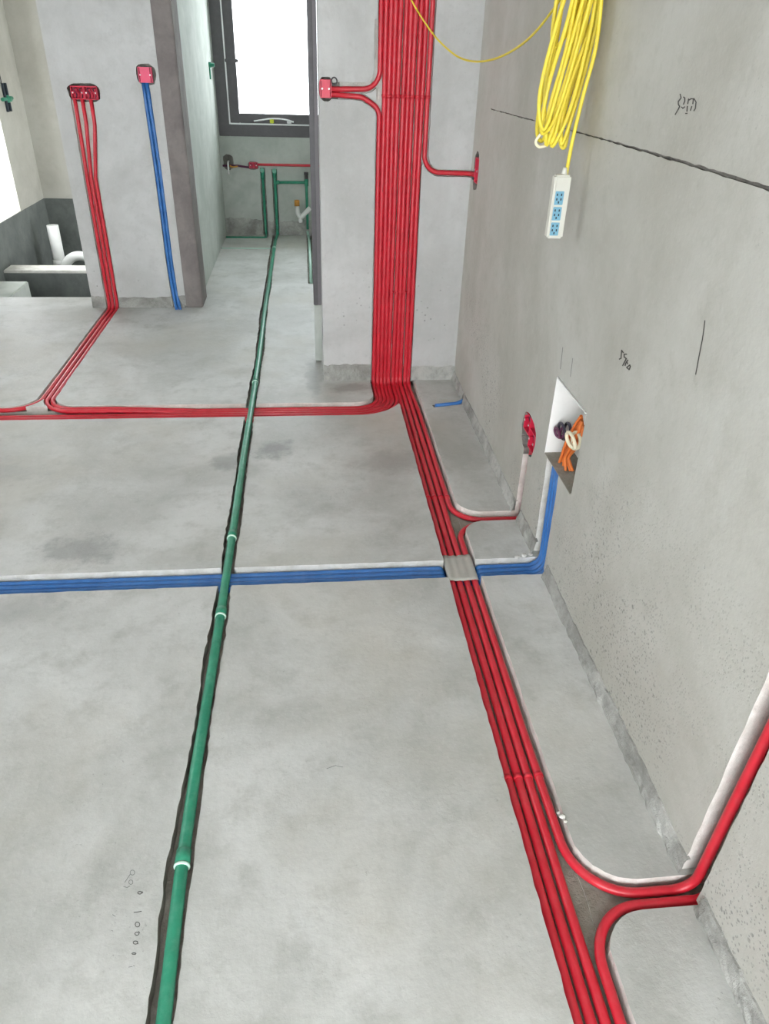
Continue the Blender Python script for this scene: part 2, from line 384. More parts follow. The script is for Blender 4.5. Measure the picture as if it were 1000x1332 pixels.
# right wall with chases
wall_r = structure('wall_right', MB().box((XR, Y0, 0), (XR + 0.24, YC + 0.3, ZC)), 'wall', 'grey skim plastered wall on the right')
hole = lambda cu, cv, ru, rv, n=22, j=0.08: [(cu + ru * (1 + R.uniform(-j, j)) * math.copysign(abs(math.cos(a)) ** 0.7, math.cos(a)), cv + rv * (1 + R.uniform(-j, j)) * math.copysign(abs(math.sin(a)) ** 0.7, math.sin(a))) for a in [2 * math.pi * k / n for k in range(n)]]
BOXY0, BOXY1, BOXZ0, BOXZ1 = 1.832, 2.112, 0.372, 0.650
boolean(wall_r, [
    strip_cutter([(0.812, -0.02), (0.806, 0.55), (0.806, 2.0)], 0.028, 0.042, 0.062, rgt),
    strip_cutter([(1.988, -0.02), (2.0, 0.30), (2.02, 0.45)], 0.050, 0.075, 0.047, rgt),
    strip_cutter([(2.300, -0.02), (2.300, 0.34)], 0.026, 0.036, 0.047, rgt),
    poly_cutter([(BOXY0, BOXZ0), (BOXY1, BOXZ0), (BOXY1, BOXZ1), (BOXY0, BOXZ1)], 0.105, rgt),
    poly_cutter(hole(2.31, 0.345, 0.085, 0.068), 0.060, rgt),
    poly_cutter(hole(3.585, 1.055, 0.052, 0.082), 0.055, rgt),
    strip_cutter([(3.60, 1.030), (3.74, 1.030)], 0.018, 0.018, 0.032, rgt),
    strip_cutter([(3.40, 1.3165), (2.0, 1.3265), (1.62, 1.3265), (1.26, 1.3250), (0.6, 1.3225), (Y0 - 0.1, 1.318)], lambda t: 0.0016 + 0.0040 * min(1, max(0, t - 0.22) * 3), lambda t: 0.0016 + 0.0040 * min(1, max(0, t - 0.22) * 3), 0.007, rgt, jit=0.0014, step=0.02),
])
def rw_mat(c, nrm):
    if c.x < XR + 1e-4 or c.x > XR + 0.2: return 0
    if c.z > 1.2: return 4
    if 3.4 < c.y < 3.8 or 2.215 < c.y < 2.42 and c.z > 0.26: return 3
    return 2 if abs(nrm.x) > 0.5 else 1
paint(wall_r, ['cut', 'bed', 'hole_mortar', 'hole_mortar'], rw_mat)

# wall that carries the riser
wall_b = structure('wall_back', MB().box((XC, YC, 0), (XR + 0.02, YC + 0.26, ZC)), 'wall_back', 'grey plastered wall carrying the riser of red conduits')
upA = fil2([(wallx[0] - 0.002, 1.62), (wallx[0] - 0.002, 1.366), (0.10, 1.360)], 0.075)
upB = fil2([(0.10, 1.341), (0.265, 1.334), (wallx[0], 1.29), (wallx[0], 1.10)], [0.06, 0.06])
rtA = fil2([(0.561, 1.30), (0.561, 1.034), (0.86, 1.030)], 0.075)
boolean(wall_b, [
    poly_cutter([(wallx[0] - 0.017, -0.02), (0.549, -0.02), (0.549, 1.06), (0.577, 1.12), (0.578, ZC - 0.02), (wallx[0] - 0.017, ZC - 0.02)], 0.030, bck),
    strip_cutter(upA, 0.017, 0.026, 0.0295, bck), strip_cutter(upB, 0.015, 0.015, 0.0290, bck),
    poly_cutter(hole(0.106, 1.362, 0.031, 0.047, j=0.05), 0.0480, bck),
    strip_cutter(rtA, 0.017, 0.016, 0.0285, bck),
])
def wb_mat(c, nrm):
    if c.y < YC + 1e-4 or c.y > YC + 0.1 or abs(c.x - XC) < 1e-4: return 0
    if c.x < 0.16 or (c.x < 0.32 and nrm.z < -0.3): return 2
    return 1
paint(wall_b, ['cut', 'hole_mortar'], wb_mat)

# left part: wall with switch boxes, bare pier, passage wall
wall_l = structure('wall_back_left', MB().box((XL0, YL, 0), (XL1, YL + 0.24, ZC)), 'wall_back', 'grey plastered wall with the red switch boxes and the blue conduits')
swl = [(-1.283, 0.0), (-1.280, 0.75), (-1.262, 1.05), (-1.235, 1.24)]
boolean(wall_l, [
    poly_cutter([(-1.352, -0.02), (-1.266, -0.02), (-1.262, 0.75), (-1.244, 0.92), (-1.224, 1.06), (-1.216, 1.22), (-1.346, 1.22), (-1.352, 0.75)], 0.027, lft),
    poly_cutter(hole(-1.264, 1.257, 0.092, 0.050, 26, 0.05), 0.055, lft),
    poly_cutter([(-0.912, -0.02), (-0.868, -0.02), (-0.876, 0.30), (-0.877, 0.86), (-0.886, 1.33), (-0.931, 1.33), (-0.922, 0.86), (-0.922, 0.30)], 0.0265, lft),
    poly_cutter(hole(-0.897, 1.358, 0.055, 0.054, 20, 0.06), 0.0275, lft),
])
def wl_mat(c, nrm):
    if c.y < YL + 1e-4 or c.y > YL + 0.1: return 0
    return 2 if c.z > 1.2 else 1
paint(wall_l, ['cut', 'hole_mortar'], wl_mat)
structure('wall_pier', MB().box((XL1, YL - 0.004, 0), (-0.712, YL + 0.24, ZC), 0.006), 'pier', 'dark brownish bare concrete pier at the end of the plastered wall')
structure('wall_passage_left', MB().box((XK - 0.12, YL + 0.24, 0), (XK, YB + 0.3, ZC)), 'wall_far', 'long plastered side wall of the washroom passage')
structure('wall_washroom_front', MB().box((0.80, 3.72, 0), (1.8, 3.95, ZC)), 'wall_far', 'inner wall of the washroom behind the riser wall')
structure('wall_passage_right', MB().box((XB, YC + 0.26, 0), (XB + 0.2, YB + 0.3, ZC)), 'wall_far', 'right side wall of the washroom')
# washroom window wall
WX0, WX1, WZ0, WZ1 = -0.742, 1.40, 0.838, 2.45  # right part is added width, hidden behind the riser wall, for more daylight
wf = structure('wall_far', MB().box((XK - 0.05, YB, 0), (XB + 0.1, YB + 0.24, ZC)), 'wall_far', 'washroom end wall below and around the window')
boolean(wf, [poly_cutter([(WX0, WZ0), (WX1, WZ0), (WX1, WZ1), (WX0, WZ1)], 0.4, far),
             strip_cutter([(-0.381, -0.02), (-0.379, 0.585)], 0.024, 0.024, 0.020, far),
             strip_cutter([(-0.270, -0.02), (-0.272, 0.575)], 0.026, 0.024, 0.0205, far),
             poly_cutter(hole(-0.683, 0.628, 0.046, 0.062, 18, 0.1), 0.05, far),
             poly_cutter(hole(-0.46, 0.603, 0.050, 0.034, 16, 0.06), 0.03, far)])
paint(wf, ['hole_mortar'], lambda c, nrm: 1 if (c.y > YB + 1e-4 and c.y < YB + 0.1 and c.z < WZ0 - 0.01) else 0)
# alcove with the sunken floor
ZS = -0.42; ZT = 0.231
structure('floor_alcove', MB().box((XA - 0.1, 5.26, ZS - 0.1), (-0.87, YA + 0.1, ZS)), 'coat', 'dark coated floor of the sunken alcove')
structure('wall_alcove_back', MB().box((XA - 0.1, YA, ZS), (-0.87, YA + 0.2, ZC)), 'wall_warm', 'plastered end wall of the alcove')
structure('baseboard_alcove_back', MB().box((XA, YA - 0.006, ZS), (-0.88, YA + 0.01, ZT)), 'coat', 'dark waterproof coating on the lower end wall of the alcove')
wal = structure('wall_alcove_left', MB().box((XA - 0.2, 5.2, ZS), (XA, YA + 0.1, ZC)), 'wall_warm', 'plastered side wall of the alcove with a bright opening')
boolean(wal, [poly_cutter([(6.0, ZT + 0.004), (7.10, ZT + 0.004), (7.10, 2.1), (6.0, 2.1)], 0.4, lambda u, v, d: (XA - d, u, v))])
structure('baseboard_alcove_left', MB().box((XA - 0.01, 5.26, ZS), (XA + 0.006, YA, ZT)), 'coat', 'dark waterproof coating on the lower side wall of the alcove')
structure('baseboard_step', MB().box((XM - 0.2, 5.245, ZS), (-0.87, 5.262, -0.012)), 'coat', 'dark coated step down into the alcove')
structure('trim_1', MB().box((XA + 0.006, 6.385, ZS), (-0.87, 6.565, -0.10), 0.006), 'cut', 'pale topped low kerb across the alcove floor')
structure('trim_2', MB().box((XA + 0.006, 6.377, ZS), (-0.87, 6.390, -0.122), 0.004), 'coat', 'dark coated front of the alcove kerb')
structure('trim_3', MB().box((XA + 0.007, 5.60, ZS), (-2.195, 6.05, -0.1), 0.006), 'wall_far', 'cement block plinth in the sunken alcove')
# rest of the room shell
wlm = structure('wall_left', MB().box((XM - 0.2, Y0, 0), (XM, 5.26, ZC)), 'wall_back', 'plastered left wall of the main room with an added window opening')
boolean(wlm, [poly_cutter([(2.7, 1.0), (3.9, 1.0), (3.9, 2.0), (2.7, 2.0)], 0.4, lambda u, v, d: (XM - d, u, v))])  # unseen opening, added to brighten the far end of the right wall
w2 = empty('added_window', (XM - 0.1, 3.3, 1.0)); tag(w2, 'grey aluminium frame of the window added for light in the left wall', kind='structure')
for a_, b_ in (((2.7, 1.0), (3.9, 1.05)), ((2.7, 1.95), (3.9, 2.0)), ((2.7, 1.05), (2.75, 1.95)), ((3.85, 1.05), (3.9, 1.95)), ((3.27, 1.05), (3.33, 1.95))):
    MB().box((XM - 0.13, a_[0], a_[1]), (XM - 0.07, b_[0], b_[1]), 0.003).build('frame_bar', 'frame', w2)
structure('wall_left_return', MB().box((XM, 5.02, 0), (XA - 0.0, 5.26, ZC)), 'wall_back', 'short plastered return beside the alcove')
structure('ceiling', MB().box((XM - 0.2, Y0, ZC), (1.8, YA + 0.2, ZC + 0.15)), 'ceiling', 'plain cement ceiling')
structure('wall_front', MB().box((XM - 0.2, Y0 - 0.2, 2.12), (1.1, Y0, ZC + 0.15)), 'wall_back', 'beam above the added opening behind the camera')  # set low to trim the daylight from the added opening
structure('wall_front_left', MB().box((XM - 0.2, Y0 - 0.2, 0), (-1.75, Y0, 2.12)), 'wall_back', 'plastered wall narrowing the added opening behind the camera')  # unseen wing wall, narrows the added opening to balance the daylight

# rough mortar bands at the wall feet
def band(name, a, b, height, proud, mp, label, gaps=()):
    mb = MB(); segs = []; u = a
    for g0, g1 in sorted(gaps):
        segs.append((u, g0)); u = g1
    segs.append((u, b))
    for s0, s1 in segs:
        N = max(2, int((s1 - s0) / 0.02)); rows = []
        prof = [(-0.002, -proud * 1.15), (0.012, -proud), (0.4 * height, -proud * 0.75), (0.75 * height, -proud * 0.5), (0.95 * height, -proud * 0.35), (height, 0.004)]
        for i in range(N + 1):
            u = s0 + (s1 - s0) * i / N; hs = 1 + 0.10 * math.sin(u * 7) + R.uniform(-0.07, 0.07)
            rows.append([mp(u, v * hs, d * (1 + R.uniform(-0.25, 0.25))) for v, d in prof])
        k = len(prof); v = [q for r in rows for q in r]
        f = [(i * k + j, i * k + j + 1, (i + 1) * k + j + 1, (i + 1) * k + j) for i in range(N) for j in range(k - 1)]
        mb.add(v, f)
    return structure(name, mb, 'band', label)
band('baseboard_right', Y0, YC - 0.005, 0.050, 0.013, rgt, 'rough grey mortar strip along the foot of the right wall', [(0.765, 0.845), (1.908, 2.042), (2.262, 2.330), (3.372, 3.405)])
band('baseboard_back', XC, XR, 0.085, 0.006, bck, 'rough grey mortar strip under the riser wall', [(wallx[0] - 0.017, 0.549)])
band('baseboard_left', XL0, XL1, 0.075, 0.006, lft, 'rough grey mortar strip under the switch box wall', [(-1.353, -1.265), (-0.913, -0.867)])
band('baseboard_far', XK, XB, 0.14, 0.006, far, 'grey mortar strip under the washroom window wall', [(-0.406, -0.356), (-0.295, -0.245)])

# metal door frame post on a plastered stub
structure('trim_4', MB().box((0.034, 3.952, 0.012), (0.074, 4.03, 0.329), 0.004), 'wall_far', 'plastered stub under the metal door frame')
d1 = empty('door_1', (0.05, 3.97, 0.33)); tag(d1, 'dark grey metal door frame standing at the free end of the riser wall', kind='structure')
MB().box((0.032, 3.951, 0.330), (0.056, 4.05, ZC), 0.003).build('jamb_profile', 'frame', d1)
MB().box((0.056, 3.951, 0.330), (0.0745, 4.05, ZC), 0.002).build('jamb_cover', 'frame2', d1)

# ------------------------------------------------------------------ window of the washroom
w1 = empty('window_1', (WX0, YB, WZ0)); tag(w1, 'grey aluminium window above the washroom pipes', kind='structure')
def rect_frame(x0, x1, z0, z1, t, y0, y1, tb=None):
    tb = tb or t; m = MB()
    for a, b in (((x0, y0, z0), (x0 + t, y1, z1)), ((x1 - t, y0, z0), (x1, y1, z1)), ((x0 + t, y0, z0), (x1 - t, y1, z0 + tb)), ((x0 + t, y0, z1 - t), (x1 - t, y1, z1))): m.box(a, b, 0.003)
    return m
rect_frame(WX0, WX1, WZ0, WZ1, 0.094, YB + 0.005, YB + 0.095).build('window_frame', 'frame', w1)
rect_frame(WX0 + 0.094, WX1 - 0.094, WZ0 + 0.094, WZ1 - 0.094, 0.011, YB - 0.002, YB + 0.06).build('bead', 'bead', w1)
sash = rect_frame(WX0 + 0.105, WX1 - 0.105, WZ0 + 0.105, WZ1 - 0.105, 0.082, YB + 0.02, YB + 0.07, 0.075).build('sash', 'frame', w1)
MB().box((WX0 + 0.187, YB + 0.045, WZ0 + 0.18), (WX1 - 0.187, YB + 0.051, WZ1 - 0.187)).build('pane', 'glass', sash)
MB().box((0.36, YB + 0.005, WZ0 + 0.105), (0.44, YB + 0.075, WZ1 - 0.105), 0.003).build('mullion', 'frame', w1)  # hidden bar in the added width of the window
MB().box((-0.29, YB - 0.012, 0.948), (-0.255, YB + 0.012, 0.985), 0.004).build('latch', 'lime', w1)
MB().tube(spline([(-0.43, YB - 0.005, 0.962), (-0.36, YB - 0.008, 0.972), (-0.27, YB - 0.008, 0.984), (-0.16, YB - 0.008, 0.98), (-0.08, YB - 0.008, 0.962)]), 0.006).build('stay_arm', 'bead', w1, True)
MB().box((-0.14, YB - 0.012, 0.948), (-0.10, YB + 0.008, 0.972), 0.003).build('stay_block', 'bead', w1)
MB().box((WX0 + 0.097, YB - 0.01, 1.40), (WX0 + 0.21, YB + 0.02, 1.425), 0.004).build('handle', 'frame', w1)

# ------------------------------------------------------------------ conduits
def wobble(path, amp=0.0007, step=0.07):
    P = resample(path, step); o = R.uniform(0, 9); s = 0; out = []
    for i, p in enumerate(P):
        if i: s += (p - P[i - 1]).length
        out.append(p + Vector((math.sin(s * 6 + o), math.sin(s * 5.1 + o * 2), 0.5 * math.sin(s * 4.3 + o * 3))) * amp)
    return out
def conduit(name, pts, rad, r, mat, label, cat, group=None, sleeves=(), n=12, amp=0.0007):
    path = wobble(fillet(pts, rad), amp)
    o = MB().tube(path, r, n).build(name, mat, None, True)
    tag(o, label, cat, group)
    for a, b in sleeves: MB().tube([a, b], r + 0.0014, 14).build('coupling', mat, o, True)
    return o
ztop = ZC - 0.03
g_run = 'red conduits from the riser into the floor run'
for j in range(6):
    xw, yr, rb = wallx[j], run_y[j], RB[j]
    if j == 0: start = [(0.118, YC + 0.012, 1.341), (0.265, YT, 1.334), (xw, YT, 1.29)]; rr = [0.06, 0.06]
    else: start = [(xw, YT, ztop)]; rr = []
    pts = start + [(xw, YT, ZR), (xw, yr, ZR)]; rr += [0.045, rb]
    sl = [((xw, YT, 1.333), (xw, YT, 1.347))] if j else []
    if j in (4, 5): sl.append(((xw, YT, 0.469), (xw, YT, 0.477)))
    if j < 2:
        bx = BX[j]; top = (-1.235, -1.283)[j]
        pts += [(-0.55, yr, ZR), (-0.95, yr, ZS2), (bx, yr, ZS2), (bx, YL + 0.012, ZS2), (bx, YL + 0.012, 0.80), (top, YL + 0.012, 1.10), (top, YL + 0.012, 1.226)]; rr += [0.5, 0.5, 0.135 + 0.02 * j, 0.045, 0.25, 0.25]
        lab = ('red conduit from the box by the door frame, along the floor to the switch boxes',
               'red conduit from the ceiling down the riser and along the floor to the switch boxes')[j]
        conduit('red_conduit', pts, rr, RR, 'red', lab, 'conduit', 'red conduits that end at the twin switch boxes', sl)
    else:
        pts += [(-2.72, yr, ZR)]
        conduit('red_conduit', pts, rr, RR, 'red', 'red conduit from riser into the long floor run, ' + ('third', 'fourth', 'fifth', 'sixth')[j - 2] + ' from the far edge', 'conduit', g_run, sl)
# box on the left wall out along the run
conduit('red_conduit', [(-1.326, YL + 0.012, 1.226), (-1.333, YL + 0.012, 0.80), (BX[2], YL + 0.012, ZS2), (BX[2], 3.383, ZS2), (-1.85, 3.383, ZS2), (-2.72, 3.383, ZR)], [0.3, 0.045, 0.135, 0.5], RR, 'red',
        'red conduit from the switch boxes that turns away from the riser on the floor', 'conduit')
for k in range(4):
    xw, xf = wallx[6 + k], fwd_x[k]
    pts = [(xw, YT, ztop), (xw, YT, ZR), (xw, 3.60, ZR), (xf, 3.30, ZR)]; rr = [0.045, 0.2]
    sl = [((xw, YT, 1.333), (xw, YT, 1.347)), ((xf, 2.488, ZR), (xf, 2.50, ZR))]
    if k < 3:
        sl += [((xf, 1.13, ZR), (xf, 1.142, ZR)), ((xw, YT, 0.469), (xw, YT, 0.477))]
        conduit('red_conduit', pts + [(xf, Y0 + 0.05, ZR)], rr + [0.3], RR, 'red', 'straight red floor conduit under the foil wrap, ' + ('farthest from', 'second farthest from', 'third farthest from')[k] + ' the right wall', 'conduit', 'straight red floor conduits by the right wall', sl)
    else:
        conduit('red_conduit', pts + [(xf, 2.318, ZR), (XR + 0.026, 2.318, ZR), (XR + 0.026, 2.318, 0.30)], rr + [0.3, 0.115, 0.022], RR, 'red', 'red conduit branching from the riser bundle to the red boxes beside the cable cabinet', 'conduit', None, sl)
conduit('red_conduit', [(XR + 0.026, 2.288, 0.30), (XR + 0.026, 2.288, ZR), (0.545, 2.288, ZR), (0.544, 1.30, ZR), (0.544, 1.0, -0.022), (0.544, 0.820, -0.020), (XR + 0.014, 0.820, -0.020), (XR + 0.014, 0.806, 0.55), (XR + 0.014, 0.806, 1.95)],
        [0.022, 0.105, 0.5, 0.5, 0.135, 0.05, 0.3], RR, 'red', 'red conduit from the red socket boxes to the open chase up the right wall', 'conduit', None, [((0.544, 1.13, -0.0245), (0.544, 1.142, -0.0247))])
conduit('red_conduit', [(XR + 0.040, 0.803, 1.95), (XR + 0.040, 0.803, 0.10), (XR + 0.030, 0.793, -0.016), (0.545, 0.793, -0.016), (0.545, 0.60, -0.020), (0.545, 0.30, ZR), (0.545, Y0 + 0.05, ZR)], [0.1, 0.03, 0.115, 0.5, 0.5], RR, 'red',
        'red conduit curving out of the right wall chase to join the straight bundle', 'conduit')
# riser branches on the wall
conduit('red_conduit', [(wallx[0] - 0.002, YT, ztop), (wallx[0] - 0.002, YT, 1.366), (0.118, YT, 1.360)], [0.075], RR, 'red', 'red conduit from the ceiling turning off the riser to the box by the door frame', 'conduit')
conduit('red_conduit', [(0.561, YT, ztop), (0.561, YT, 1.034), (XR + 0.013, YT, 1.030), (XR + 0.013, 3.628, 1.030)], [0.075, 0.03], RR, 'red', 'red conduit leaving the riser for the box in the corner of the right wall', 'conduit', None, [((0.561, YT, 1.333), (0.561, YT, 1.347))])
# blue conduits
for j in range(4):
    y = 1.9405 + 0.0235 * j; dz = -0.0238
    pts = [(-2.72, y, ZR), (0.436, y, ZR), (0.449, y, ZR + dz), (0.561, y, ZR + dz), (0.574, y, ZR), (XR + 0.012 + 0.003 * (j % 2), y, ZR), (XR + 0.014, y + 0.012, 0.20), (XR + 0.014, y + 0.02, 0.366)]
    conduit('blue_conduit', pts, [0.008, 0.008, 0.008, 0.008, 0.055, 0.3], RR, 'blue', 'blue floor conduit passing under the foil to the cable cabinet, ' + ('farthest from', 'third from', 'second from', 'nearest to')[j] + ' the riser', 'conduit', 'blue floor conduits')
for j in range(2):
    o = 0.022 * j
    conduit('blue_conduit', [(-0.922 + o, YL + 0.012, 1.316), (-0.910 + o, YL + 0.012, 0.86), (-0.910 + o, YL + 0.012, 0.254), (-0.898 + o, YL + 0.010, 0.03), (-0.880 + o, YL - 0.055, 0.004)], [0.5, 0.4, 0.3, 0.02], RR, 'blue',
            'blue conduit from the pink box to the floor, on the ' + ('twin box side', 'dark pier side')[j], 'conduit', 'blue conduits below the pink box')
conduit('blue_conduit', [(0.628, 3.338, 0.000), (0.74, 3.362, 0.000), (0.80, 3.392, 0.010)], [0.1], RR, 'blue', 'short blue conduit stub poking out of the right wall foot', 'conduit')

# ------------------------------------------------------------------ green water pipes
ZG = -0.0015; RG = 0.0142
gp = [(-0.271, YB + 0.010, 0.560), (-0.270, YB + 0.010, ZG), (-0.285, 7.1, ZG), (-0.292, 4.9, ZG), (-0.288, 4.0, ZG), (-0.298, 2.6, ZG), (-0.299, 1.76, ZG), (-0.307, 1.2, ZG), (-0.306, 0.94, ZG), (-0.298, 0.64, ZG), (-0.298, Y0 + 0.05, ZG)]
main = MB().tube(wobble(fillet(gp, [0.04, 0.3] + [1.5] * 7), 0.0005), RG, 16).build('green_water_pipe', 'green', None, True)
tag(main, 'long green water pipe along the floor, crossing over the red and blue conduits', 'pipe')
def onpipe(y):
    for a, b in zip(gp[1:], gp[2:]):
        if b[1] <= y <= a[1]: return a[0] + (b[0] - a[0]) * (a[1] - y) / (a[1] - b[1])
for y in (3.67, 2.205, 1.773, 0.949):
    x = onpipe(y); s = MB().lathe([(RG, 0), (RG + 0.0025, 0.001), (RG + 0.0025, 0.034), (RG, 0.035)], (x, y + 0.002, ZG), (onpipe(y + .04) - x, 0.04, 0), 18).build('coupling', 'green', main, True)
    MB().lathe([(RG, 0), (RG + 0.0034, 0.0008), (RG + 0.0038, 0.003), (RG + 0.0034, 0.0055), (RG, 0.0062)], (x, y - 0.004, ZG), (0, 1, 0), 18).build('weld_ring', 'ring', s, True)
MB().lathe([(RG, 0), (0.0185, 0.001), (0.0185, 0.058), (RG, 0.059)], (onpipe(6.757), 6.757, ZG), (0, 1, 0)).build('tee', 'palegreen', main, True)
MB().tube(fillet([(-0.271, YB + 0.016, 0.50), (-0.271, YB + 0.010, 0.562), (-0.271, YB - 0.045, 0.566)], 0.02), 0.019, 14).build('elbow', 'green', main, True)
MB().lathe([(0.017, 0), (0.017, 0.04), (0.013, 0.042)], (-0.271, YB - 0.02, 0.468), (1, 0, 0)).build('tee', 'green', main, True)
def pipe(name, pts, rad, r, mat, label, n=12): return tag(MB().tube(fillet(pts, rad), r, n).build(name, mat, None, True), label, 'pipe')
p = pipe('green_water_pipe', [(-0.381, YB + 0.008, 0.555), (-0.380, YB + 0.008, ZG), (-0.378, 7.225, ZG), (-0.745, 7.225, ZG)], [0.03, 0.03], 0.0125, 'green', 'green water pipe dropping down the washroom wall nearest the round wall hole')
MB().tube(fillet([(-0.381, YB + 0.012, 0.49), (-0.381, YB + 0.008, 0.566), (-0.381, YB - 0.045, 0.569)], 0.02), 0.019, 14).build('elbow', 'green', p, True)
pipe('green_water_pipe', [(-0.745, 6.785, ZG - 0.004), (-0.315, 6.785, ZG - 0.004)], 0, 0.0105, 'palegreen', 'thin pale green branch pipe across the washroom floor to its side wall')
p = pipe('green_water_pipe', [(-0.233, YB - 0.020, 0.468), (0.018, YB - 0.020, 0.470), (0.018, YB - 0.020, 0.25), (0.018, YB - 0.020, 0.06)], [0.02, 0], 0.0125, 'green', 'green water pipe spanning the washroom wall above the white waste trap')
MB().lathe([(0.018, -0.03), (0.018, 0.03)], (0.018, YB - 0.020, 0.470), (0, 0, 1)).build('elbow', 'green', p, True)
MB().lathe([(0.0165, 0), (0.0165, 0.055), (0.020, 0.056), (0.020, 0.08)], (0.018, YB - 0.020, 0.478), (0, 0, 1)).build('tap_outlet', 'frame', p, True)
pipe('pale_water_pipe', [(0.018, YB - 0.020, 0.045), (0.024, YB - 0.02, -0.008), (0.030, 7.15, -0.008), (0.030, 5.645, -0.008)], [0.03, 0.03], 0.0135, 'palegreen', 'pale green pipe lying in the washroom floor behind the metal door frame')

# ------------------------------------------------------------------ junction boxes
def wall_box(name, c, ax_u, ax_n, w, h, depth, mat, label, group=None, wires=True, cover=False):
    """open square box: c = centre of its rim, ax_u = horizontal direction along the wall, ax_n = out of the wall"""
    c = Vector(c); u = Vector(ax_u); nn = Vector(ax_n); z = Vector((0, 0, 1)); t = 0.004
    root = empty(name, c - z * h / 2); tag(root, label, 'junction box', group)
    def loc(a, b, d): return tuple(c + u * a + z * b + nn * d)
    def slab(m, a0, a1, b0, b1, d0, d1):
        v = [loc(a, b, d) for a in (a0, a1) for b in (b0, b1) for d in (d0, d1)]
        m.add(v, [(0, 1, 3, 2), (4, 6, 7, 5), (0, 4, 5, 1), (2, 3, 7, 6), (0, 2, 6, 4), (1, 5, 7, 3)])
    m = MB(); W, H_ = w / 2, h / 2
    slab(m, -W, W, -H_, -H_ + t, -depth, 0); slab(m, -W, W, H_ - t, H_, -depth, 0); slab(m, -W, -W + t, -H_ + t, H_ - t, -depth, 0); slab(m, W - t, W, -H_ + t, H_ - t, -depth, 0)
    slab(m, -W + t, W - t, -H_ + t, H_ - t, -depth, -depth + t)
    m.build('box_shell', mat, root)
    for s in (-1, 1):
        m = MB(); slab(m, s * (W - 0.011) - 0.006, s * (W - 0.011) + 0.006, -0.007, 0.007, -0.02, 0.001); lug = m.build('screw_lug', mat, root)
        MB().lathe([(0.0042, 0), (0.0042, 0.002), (0.002, 0.003)], loc(s * (W - 0.011), 0, 0.001), nn, 12).build('screw', 'steel', lug)
    if cover:
        m = MB(); slab(m, -W * 0.72, W * 0.72, -H_ + 0.003, H_ - 0.002, -0.014, 0.003); m.build('cover', mat, root)
    if wires:
        for i, mt in enumerate(('purple', 'redbox', 'black')):
            a0 = -W * 0.5 + i * W * 0.45
            MB().tube(spline([loc(a0, -H_ + 0.006, -depth * 0.7), loc(a0 + 0.008, -0.008, -depth * 0.4), loc(a0 - 0.004, 0.016, -depth * 0.3), loc(a0 + 0.012, 0.022, -depth * 0.5), loc(a0 + 0.01, 0.0, -depth * 0.7)], 5), 0.0026, 6).build('wire', mt, root, True)
    return root
wall_box('junction_box', (-1.302, YL + 0.002, 1.257), (1, 0, 0), (0, -1, 0), 0.074, 0.068, 0.045, 'redbox', 'open dark red twin switch box on the side of the alcove', 'twin switch boxes')
wall_box('junction_box', (-1.226, YL + 0.002, 1.257), (1, 0, 0), (0, -1, 0), 0.074, 0.068, 0.045, 'redbox', 'open dark red twin switch box on the side of the pink box', 'twin switch boxes')
wall_box('junction_box', (-0.901, YL - 0.008, 1.356), (1, 0, 0), (0, -1, 0), 0.078, 0.078, 0.030, 'pinkbox', 'covered pink switch box at the top of the blue conduits', None, False, True)
b = wall_box('junction_box', (0.104, YC + 0.001, 1.362), (1, 0, 0), (0, -1, 0), 0.052, 0.070, 0.044, 'redbox', 'red box set in the riser wall beside the metal door frame', None, False, True)
MB().tube([(0.142 + 0.012 * math.cos(a), YC - 0.002, 1.392 + 0.014 * math.sin(a)) for a in [2 * math.pi * k / 16 for k in range(16)]], 0.003, 8, True).build('knockout_ring', 'frame', b, True)
wall_box('junction_box', (XR + 0.002, 3.588, 1.058), (0, -1, 0), (-1, 0, 0), 0.072, 0.105, 0.045, 'redbox', 'red box in the corner of the right wall where the side conduit ends')
for (yy, zz, side) in ((2.356, 0.370, 'riser'), (2.278, 0.332, 'white cabinet')):
    wall_box('junction_box', (XR + 0.004, yy, zz), (0, -1, 0), (-1, 0, 0), 0.072, 0.072, 0.045, 'redbox', 'bright red socket box in the ragged hole, nearer the ' + side, 'socket boxes by the cable cabinet')
wall_box('junction_box', (-0.46, YB + 0.0, 0.603), (1, 0, 0), (0, -1, 0), 0.075, 0.05, 0.028, 'redbox', 'small red box on the washroom wall under the window')
conduit('red_conduit', [(-0.42, YB - 0.004, 0.612), (0.50, YB - 0.004, 0.612)], 0, 0.011, 'red', 'red conduit running level across the washroom wall under the window', 'conduit')
conduit('red_conduit', [(-0.735, YB - 0.004, 0.598), (-0.60, YB - 0.006, 0.600), (-0.50, YB - 0.004, 0.588)], [0.1], 0.009, 'purple', 'dark red conduit between the round wall hole and the small washroom box', 'conduit')
sp = empty('wall_spout', (-0.683, YB, 0.57)); tag(sp, 'pale capped spout in the round hole of the washroom wall', 'pipe')
MB().tube(fillet([(-0.683, YB + 0.04, 0.63), (-0.683, YB - 0.03, 0.63), (-0.683, YB - 0.032, 0.53)], 0.015), 0.008, 10).build('spout', 'white', sp, True)
MB().tube(spline([(-0.67, YB - 0.02, 0.60), (-0.64, YB - 0.03, 0.592), (-0.60, YB - 0.02, 0.596)]), 0.006, 8).build('orange_lead', 'orange', sp, True)
